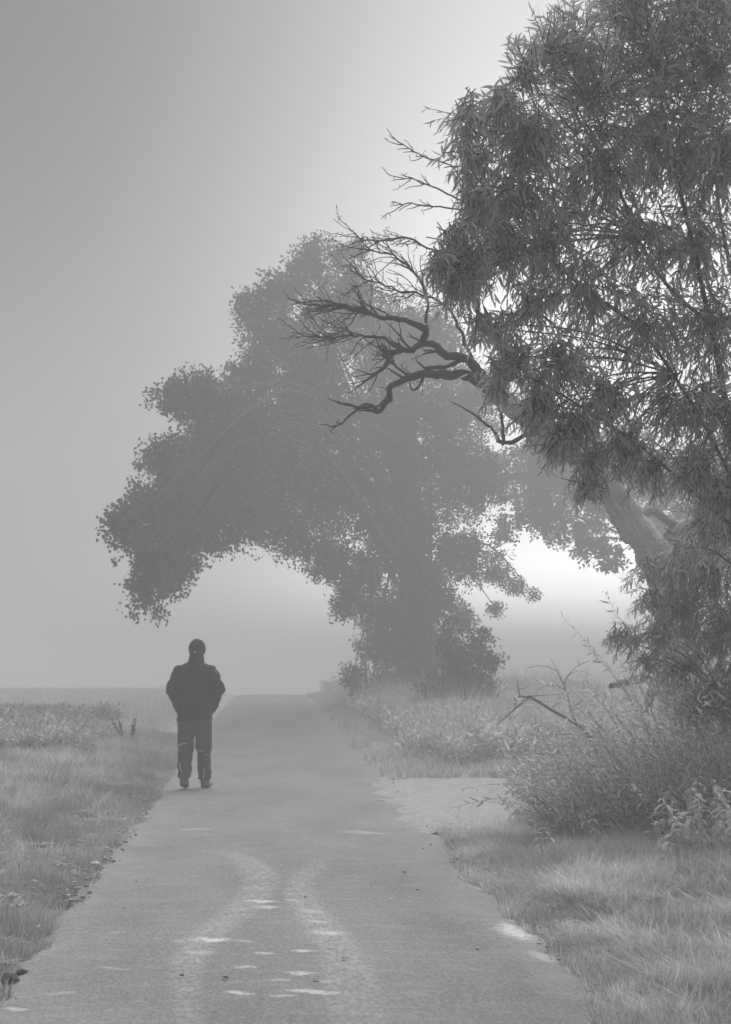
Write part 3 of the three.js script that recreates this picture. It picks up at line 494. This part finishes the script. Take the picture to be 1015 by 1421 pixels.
// thin pole-like branch and feathery stalks
{
  const label = ['two-forked dark dock stalk leaning left at the field edge', 'single upright dark dock stalk beside the forked one at the field edge'];
  [[[172, 1030], [[-0.16, 0.26], [-0.06, 0.24]]], [[184, 1030], [[0.03, 0.27], [0.0, 0.2]]]].forEach(([[px, py], ends], q) => {
    const R = rng(131 + q), base = at(px, py, 27); base.y = height(base.x, base.z); const root = thing('dock_stalk', label[q], 'plant', base), s = new Soup(), l = new Soup();
    for (const [dx, h] of ends) { const H = h * 1.5, pts = [0, 1, 2, 3, 4].map((k) => V(dx * 1.3 * k / 4, H * k / 4, 0)); s.tube(pts, [0.012, 0.01, 0.009, 0.007, 0.004], 4); for (let k = 0; k < 90; k++) { const t = 0.35 + 0.65 * R(), p = V(dx * 1.3 * t, H * t, 0).add(randDir(R).multiplyScalar(0.02)), f = randDir(R); l.leaf(p, f, V(0, 0, 0).crossVectors(f, randDir(R)).normalize(), 0.03, 0.009, 0.1, 1); } }
    part('stalk', s.geometry(false), std(0.08, 1), root); part('seed_heads', l.geometry(), leafMat(0.07, 0.2), root).userData.kind = 'stuff';
  });
}
// two small white flower heads in the left verge
[[145, 1046, 'small white flower head farther from the road of two in the left verge grass'], [160, 1050, 'small white flower head nearer the road of two in the left verge grass']].forEach(([px, py, label], q) => {
  const R = rng(151 + q), p = onGround(px, py + 14), base = V(p.x, height(p.x, p.z), p.z), root = thing('white_flower', label, 'flower', base), s = new Soup(), l = new Soup();
  s.tube([V(0, 0, 0), V(0.01, 0.08, 0), V(0.0, 0.16, 0.01)], [0.003, 0.003, 0.002], 4);
  for (let k = 0; k < 26; k++) { const a = R() * 6.28, f = V(Math.cos(a), 0.2 + 0.6 * R(), Math.sin(a)).normalize(); l.leaf(V(0, 0.16, 0.01).addScaledVector(f, 0.006), f, V(-Math.sin(a), 0, Math.cos(a)), 0.03, 0.009, 0.2, 1); }
  part('stem', s.geometry(false), std(0.15, 1), root); part('petals', l.geometry(), leafMat(0.8, 0.2), root);
});
// ------------------------------------------------------------------ stones, clods, gravel and fallen leaves
function stoneGeometry(seed, r, flat) {
  let g = new THREE.IcosahedronGeometry(r, 2); g.deleteAttribute('uv'); g.deleteAttribute('normal'); g = mergeVertices(g, 1e-5); const p = g.attributes.position, v = V(0, 0, 0);
  for (let k = 0; k < p.count; k++) { v.fromBufferAttribute(p, k); const n = v.clone().divideScalar(r), s = 1 + 0.32 * n3(n.x * 1.2 + seed, n.y * 1.2, n.z * 1.2) + 0.12 * n3(n.x * 3, n.y * 3 + seed, n.z * 3); p.setXYZ(k, v.x * s, v.y * s * flat, v.z * s); }
  g.computeVertexNormals(); return g;
}
{
  const rocks = [[88, 1253, 0.055, 0.07, 'dark earth clod at the left edge of the road', 'clod'], [14, 1362, 0.045, 0.07, 'dark earth clod at the left road edge, close to a second small one', 'clod'], [30, 1352, 0.03, 0.06, 'small dark earth clod just beside the larger one on the left road edge', 'clod'], [104, 1251, 0.022, 0.08, 'small dark clod beside the big dark clod at the left road edge', 'clod'], [52, 1291, 0.03, 0.7, 'single white stone in the grass at the left road edge', 'stone'], [132, 1204, 0.05, 0.6, 'flat pale stone lying on the left shoulder of the road', 'stone'], [128, 1190, 0.035, 0.55, 'upright pale stone on the stony left shoulder of the road', 'stone'], [150, 1180, 0.03, 0.4, 'small grey stone among the gravel on the left shoulder', 'stone'], [745, 1158, 0.02, 0.6, 'small white pebble at the road edge opposite the walker', 'stone'], [905, 1258, 0.05, 0.4, 'grey stone half sunk in the grass of the right verge', 'stone']];
  rocks.forEach(([px, py, r, c, label, cat], k) => { const p = onGround(px, py), m = part(numbered(cat === 'clod' ? 'earth_clod' : 'roadside_stone'), stoneGeometry(k * 3.7, r, 0.62), std(c, 1), scene); m.position.set(p.x, height(p.x, p.z) + r * 0.3, p.z); m.rotation.y = k; m.userData = { label, category: cat }; });
  const R = rng(161), pebbles = new THREE.InstancedMesh(stoneGeometry(2, 1, 0.6), std(0.5, 1), 900); pebbles.name = 'gravel'; pebbles.userData = { label: 'scattered pale gravel along the road edges and the side track', category: 'gravel', kind: 'stuff' };
  const M = new THREE.Matrix4(), q = new THREE.Quaternion(), c = new THREE.Color();
  for (let k = 0; k < 900; k++) {
    let x, z, r = 0.006 + 0.014 * Math.pow(R(), 2.5);
    if (k < 330) { z = -10.5 - 6.5 * R(); x = edgeL(z) + 0.02 + 0.16 * (R() + R() - 1) ; } else if (k < 620) { x = 1.5 + 4 * R(); z = -15.3 - 4.8 * R(); } else if (k < 760) { z = -7 - 8 * R(); x = edgeR(z) + 0.1 * (R() + R() - 1.3); r *= 0.7; } else { z = -6.5 - 12 * R(); x = mix(-1.2, 1.4, R()); r *= 0.5; }
    q.setFromEuler(new THREE.Euler(0, R() * 6, 0)); M.compose(V(x, Math.max(height(x, z), 0) + 0.012 + (x > edgeL(z) && x < edgeR(z) ? 0.012 : 0) + r * 0.2, z), q, V(r, r, r)); pebbles.setMatrixAt(k, M); const t = 0.4 + 0.8 * R(); pebbles.setColorAt(k, c.setRGB(t, t, t));
  }
  pebbles.castShadow = pebbles.receiveShadow = true; scene.add(pebbles);
  // curled fallen leaves on the road
  const spots = [[322, 1361, 'curled dark leaf lying on the road beside the left wheel track'], [430, 1363, 'dark crumpled leaf on the pale patch between the wheel tracks'], [424, 1247, 'dark leaf on the right wheel track ahead of the pale patches'], [562, 1214, 'small dark leaf on the road to the right of both wheel tracks'], [256, 1359, 'small dark leaf on the left wheel track'], [478, 1333, 'small dark leaf at the right edge of the right wheel track'], [546, 1249, 'pale curled leaf on the bare right half of the road']];
  spots.forEach(([px, py, label], k) => { const Q = rng(171 + k), p = onGround(px, py, 0.03), s = new Soup(); for (let j = 0; j < 1; j++) { const a = Q() * 6.28, f = V(Math.cos(a), 0.15 + 0.3 * Q(), Math.sin(a)).normalize(); s.leaf(V((Q() - 0.5) * 0.04, 0.004, (Q() - 0.5) * 0.04), f, V(-Math.sin(a), 0.3, Math.cos(a)).normalize(), 0.036 + 0.014 * Q(), 0.012, 0.3, 1, 0.5); } const m = part(numbered('fallen_leaf'), s.geometry(), leafMat(k === 6 ? 0.5 : 0.06, 0.1), scene); m.position.set(p.x, 0.036, p.z); m.userData = { label, category: 'leaf' }; });
}

// ------------------------------------------------------------------ the walking person, seen from behind
function sdfMesh(f, c, half, res) {
  const mc = new MarchingCubes(res, new THREE.MeshBasicMaterial(), false, false, 120000); mc.isolation = 0; mc.field.fill(-1);
  for (let k = 0; k < res; k++) for (let j = 0; j < res; j++) for (let i = 0; i < res; i++) mc.field[k * res * res + j * res + i] = -f(c.x + (i - res / 2) / (res / 2) * half, c.y + (j - res / 2) / (res / 2) * half, c.z + (k - res / 2) / (res / 2) * half);
  mc.update();
  let g = new THREE.BufferGeometry(); g.setAttribute('position', new THREE.BufferAttribute(mc.positionArray.slice(0, mc.count * 3), 3));
  g = mergeVertices(g, 1e-4); g.scale(half, half, half); g.translate(c.x, c.y, c.z); g.computeVertexNormals();
  return g;
}
const capsule = (x, y, z, a, b, ra, rb, sx = 1, sz = 1) => { const px = (x - a[0]), py = y - a[1], pz = (z - a[2]), bx = b[0] - a[0], by = b[1] - a[1], bz = b[2] - a[2], t = clamp((px * bx + py * by + pz * bz) / (bx * bx + by * by + bz * bz)); const r = mix(ra, rb, t); return Math.hypot((px - bx * t) / sx, py - by * t, (pz - bz * t) / sz) - r; };
const smin = (a, b, k) => { const h = clamp(0.5 + 0.5 * (b - a) / k); return mix(b, a, h) - k * h * (1 - h); };
{
  // local frame: x right, y up, -z ahead (away from the camera), feet at 0; heights read off the photograph
  const foot = onGround(269, 1097), root = thing('person', 'person in dark jacket, knit hat and dark trousers walking away along the road', 'person', V(foot.x, 0.03, foot.z));
  const J = { hipL: [-0.095, 0.92, 0], hipR: [0.10, 0.92, 0], kneeL: [-0.10, 0.50, 0.0], kneeR: [0.115, 0.50, -0.05], ankL: [-0.108, 0.11, 0.13], ankR: [0.13, 0.09, -0.05], shL: [-0.185, 1.375, 0.0], shR: [0.195, 1.375, 0.0], elL: [-0.262, 1.175, 0.04], elR: [0.28, 1.175, 0.04], wrL: [-0.185, 0.945, -0.12], wrR: [0.20, 0.945, -0.12], neck: [0.02, 1.47, 0.0], head: [0.025, 1.64, -0.02] };
  const torso = (x, y, z, e) => { let d = capsule(x, y, z, [0, 1.02, 0], [0.005, 1.20, 0], 0.13 + e, 0.135 + e, 1.28, 0.95); d = smin(d, capsule(x, y, z, [0.005, 1.2, 0], [0.008, 1.36, 0.005], 0.135 + e, 0.115 + e, 1.42, 0.95), 0.08); return smin(d, Math.min(capsule(x, y, z, [-0.15, 1.375, 0], [0.012, 1.435, 0], 0.058 + e, 0.066 + e), capsule(x, y, z, [0.16, 1.375, 0], [0.012, 1.435, 0], 0.058 + e, 0.066 + e)), 0.06); };
  const arms = (x, y, z, e) => { let d = 9; for (const s of ['L', 'R']) { d = Math.min(d, smin(capsule(x, y, z, J['sh' + s], J['el' + s], 0.06 + e, 0.052 + e), capsule(x, y, z, J['el' + s], J['wr' + s], 0.05 + e, 0.04 + e), 0.05)); } return d; };
  const legs = (x, y, z, e, flare = 0) => { let d = 9; for (const s of ['L', 'R']) { const th = capsule(x, y, z, J['hip' + s], J['knee' + s], 0.092 + e, 0.064 + e), sh = capsule(x, y, z, J['knee' + s], J['ank' + s], 0.062 + e, 0.044 + e + flare); d = Math.min(d, smin(th, sh, 0.03)); } return d; };
  const headF = (x, y, z) => { let d = Math.hypot((x - 0.025) / 0.082, (y - 1.655) / 0.118, (z + 0.02) / 0.1); d = (d - 1) * 0.082; d = smin(d, capsule(x, y, z, [0.03, 1.58, -0.07], [0.03, 1.555, -0.075], 0.045, 0.035), 0.03); d = smin(d, capsule(x, y, z, [0.035, 1.645, -0.125], [0.035, 1.615, -0.14], 0.012, 0.016), 0.012); for (const s of [-1, 1]) { d = smin(d, Math.hypot((x - 0.025 - s * 0.083) / 0.5, (y - 1.635) / 1.4, z + 0.01) - 0.022, 0.01); d = Math.max(d, -(Math.hypot(x - 0.032 - s * 0.03, y - 1.655, z + 0.125) - 0.012)); } return smin(d, capsule(x, y, z, J.neck, [0.024, 1.58, -0.01], 0.062, 0.055), 0.04); };
  const hands = (x, y, z) => { let d = 9; for (const [s, w] of [[-1, J.wrL], [1, J.wrR]]) { const hx = w[0] - s * 0.015; d = smin(d, capsule(x, y, z, w, [hx, w[1] - 0.06, w[2] - 0.02], 0.036, 0.034, 1, 0.7), 0.02); for (let k = 0; k < 4; k++) d = smin(d, capsule(x, y, z, [hx, w[1] - 0.06, w[2] - 0.045 + k * 0.022], [hx - s * 0.02, w[1] - 0.13 + Math.abs(k - 1.5) * 0.012, w[2] - 0.05 + k * 0.02], 0.01, 0.008), 0.006); d = smin(d, capsule(x, y, z, [hx, w[1] - 0.03, w[2] - 0.05], [hx - s * 0.02, w[1] - 0.09, w[2] - 0.075], 0.011, 0.009), 0.008); } return d; };
  const bodyF = (x, y, z) => smin(smin(smin(smin(torso(x, y, z, -0.03), arms(x, y, z, -0.02), 0.04), legs(x, y, z, -0.035), 0.05), headF(x, y, z), 0.03), hands(x, y, z), 0.01);
  part('body', sdfMesh(bodyF, V(0, 0.95, 0), 0.95, 120), std(0.22, 0.7), root);
  // jacket: boxy back, raised collar, slightly loose hem, sleeves going to the front pockets, soft folds
  const jacketF = (x, y, z) => {
    let d = torso(x, y, z, 0.014); d = smin(d, capsule(x, y, z, [0.005, 0.80, 0], [0, 1.12, 0], 0.168, 0.155, 1.3, 0.9), 0.05);
    d = smin(d, arms(x, y, z, 0.024), 0.022);
    const c = capsule(x, y, z, [0.012, 1.43, 0.0], [0.022, 1.57, -0.006], 0.105, 0.074, 1, 1); d = smin(d, c, 0.03);
    d = Math.max(d, 0.81 + 0.012 * Math.sin(x * 9) - y);                                                            // hem
    const sleeve = smooth(0.17, 0.24, Math.abs(x)); d += sleeve * 0.0045 * Math.sin(y * 62 + 26 * Math.abs(x) + 2 * n3(x * 6, y * 6, z * 6)) + 0.006 * n3(x * 7, y * 5, z * 7) + 0.003 * n3(x * 18, y * 14, z * 18);
    d += 0.006 * smooth(0.018, 0.0, Math.abs(y - 0.968 - 0.01 * n2(x * 6, 1))) * (1 - sleeve);                          // drawcord line above the hem
    d += 0.005 * smooth(0.012, 0, Math.abs(Math.abs(x - 0.005) - 0.165 + 0.12 * Math.max(0, y - 1.33))) * (z > 0 ? 1 : 0); // armhole seams
    d -= 0.018 * smooth(0.07, 0.0, Math.hypot(x - 0.21, (y - 0.94) * 0.9, z));                                            // pocket flap bulge
    return Math.max(d, y - 1.585 - 0.02 * (z < 0 ? -1 : 0));
  };
  part('jacket', sdfMesh(jacketF, V(0.01, 1.2, 0), 0.42, 120), std(0.010, 0.85), root);
  const collarF = (x, y, z) => { const d = capsule(x, y, z, [0.014, 1.44, 0.0], [0.024, 1.61, -0.012], 0.108, 0.076); return Math.max(Math.abs(d + 0.004) - 0.008, 1.495 - y, y - 1.60 - 0.15 * Math.min(0, z) + 0.25 * Math.max(0, x - 0.05)); };
  part('collar', sdfMesh(collarF, V(0.02, 1.55, 0), 0.15, 64), std(0.014, 0.9), root);
  const yokeF = (x, y, z) => { const d = Math.min(torso(x, y, z, 0.016), arms(x, y, z, 0.026)) - 0.004; return Math.max(d, 1.425 - 0.42 * Math.abs(x) - y, -d - 0.012, Math.abs(x) - 0.25); };
  part('shoulder_yoke', sdfMesh(yokeF, V(0.005, 1.44, 0), 0.3, 90), std(0.014, 0.9), root);
  const trouserF = (x, y, z) => { let d = smin(legs(x, y, z, 0.026, 0.008), smin(capsule(x, y, z, [-0.05, 0.93, 0.0], [0.055, 0.93, 0.0], 0.135, 0.135, 1, 0.95), capsule(x, y, z, [0.003, 0.93, 0], [0.006, 0.74, 0], 0.11, 0.075), 0.04), 0.035); d += 0.006 * n3(x * 8, y * 6, z * 8) + 0.005 * Math.sin(y * 48 + 9 * x) * smooth(0.55, 0.2, y); return Math.max(d, 0.115 + (x < 0 ? 0.02 : -0.015) - y, y - 0.86); };
  part('trousers', sdfMesh(trouserF, V(0, 0.57, 0.02), 0.5, 110), std(0.075, 0.9), root);  // cloth grey raised to imitate low mist around the legs
  // knit hat: ribbed dome
  const hatF = (x, y, z) => { const a = Math.atan2(z + 0.02, x - 0.025); let d = (Math.hypot((x - 0.025) / 0.104, (y - 1.66) / 0.118, (z + 0.022) / 0.118) - 1) * 0.1; d += 0.0035 * Math.sin(y * 210 + a * 3) ; return Math.max(d, 1.598 + 0.015 * Math.sin(a) - y); };
  part('knit_hat', sdfMesh(hatF, V(0.025, 1.69, -0.02), 0.14, 84), std(0.02, 1), root);
  part('hair', sdfMesh((x, y, z) => Math.max(headF(x, y, z) - 0.006, -z - 0.015 + 0.3 * Math.max(0, x), 1.55 - y, y - 1.66), V(0.025, 1.6, 0.0), 0.13, 60), std(0.03, 0.9), root);
  const tag = new THREE.SphereGeometry(0.009, 10, 8); tag.scale(1, 1, 0.4); const tg = part('hat_tag', tag, std(0.75, 0.6), root); tg.position.set(0.0, 1.622, 0.098);
  // boots: left one pushing off on its toe, right one flat
  const bootF = (x, y, z, a, toe, heel) => Math.max(smin(smin(capsule(x, y, z, [a[0], a[1] + 0.03, a[2]], a, 0.046, 0.05), capsule(x, y, z, heel, toe, 0.043, 0.04, 1.12, 1), 0.03), capsule(x, y, z, a, heel, 0.054, 0.046), 0.02), -9);
  const bl = (x, y, z) => Math.max(bootF(x, y, z, [-0.108, 0.14, 0.13], [-0.10, 0.042, -0.05], [-0.108, 0.075, 0.13]), 0.002 - y), br = (x, y, z) => Math.max(bootF(x, y, z, [0.13, 0.10, -0.05], [0.165, 0.038, -0.24], [0.135, 0.04, -0.04]), 0.002 - y);
  const bootMat = std(0.17, 0.8), soleMat = std(0.05, 0.9);  // boots painted lighter to stand in for ground mist over the feet
  const B1 = part('boot', sdfMesh(bl, V(-0.105, 0.11, 0.05), 0.2, 70), bootMat, root), B2 = part('boot', sdfMesh(br, V(0.145, 0.11, -0.13), 0.2, 70), bootMat, root);
  part('sole', sdfMesh((x, y, z) => { const d = bl(x, y, z) - 0.005; return Math.max(d, y - 0.028 - 0.14 * clamp(z - 0.0, 0, 0.2)); }, V(-0.105, 0.11, 0.05), 0.2, 70), soleMat, B1);
  part('sole', sdfMesh((x, y, z) => Math.max(br(x, y, z) - 0.005, y - 0.028), V(0.145, 0.11, -0.13), 0.2, 70), soleMat, B2);
  // pale reflective piping on the trouser legs
  const onLeg = (x, y) => { let z = 0.3; while (z > -0.2 && trouserF(x, y, z) > 0) z -= 0.002; return V(x, y, z + 0.002); };
  for (const line of [[[-0.188, 0.505], [-0.16, 0.522], [-0.125, 0.53], [-0.085, 0.532]], [[0.02, 0.452], [0.05, 0.446], [0.08, 0.446], [0.108, 0.438]], [[-0.165, 0.30], [-0.155, 0.25], [-0.142, 0.215], [-0.135, 0.20]], [[0.125, 0.24], [0.122, 0.17], [0.116, 0.125], [0.11, 0.11]], [[0.155, 0.40], [0.16, 0.396], [0.165, 0.394], [0.168, 0.392]]]) {
    const s = new Soup(); s.limb(line.map(([x, y]) => onLeg(x, y)), 0.0065, 0.0065, 5, 16, 0); part('reflective_piping', s.geometry(false), std(0.75, 0.5), root);
  }
}

const renderer = new THREE.WebGLRenderer({ antialias: true });
renderer.toneMapping = THREE.LinearToneMapping; renderer.toneMappingExposure = EXPOSURE; renderer.shadowMap.enabled = true;
renderer.render(scene, camera);
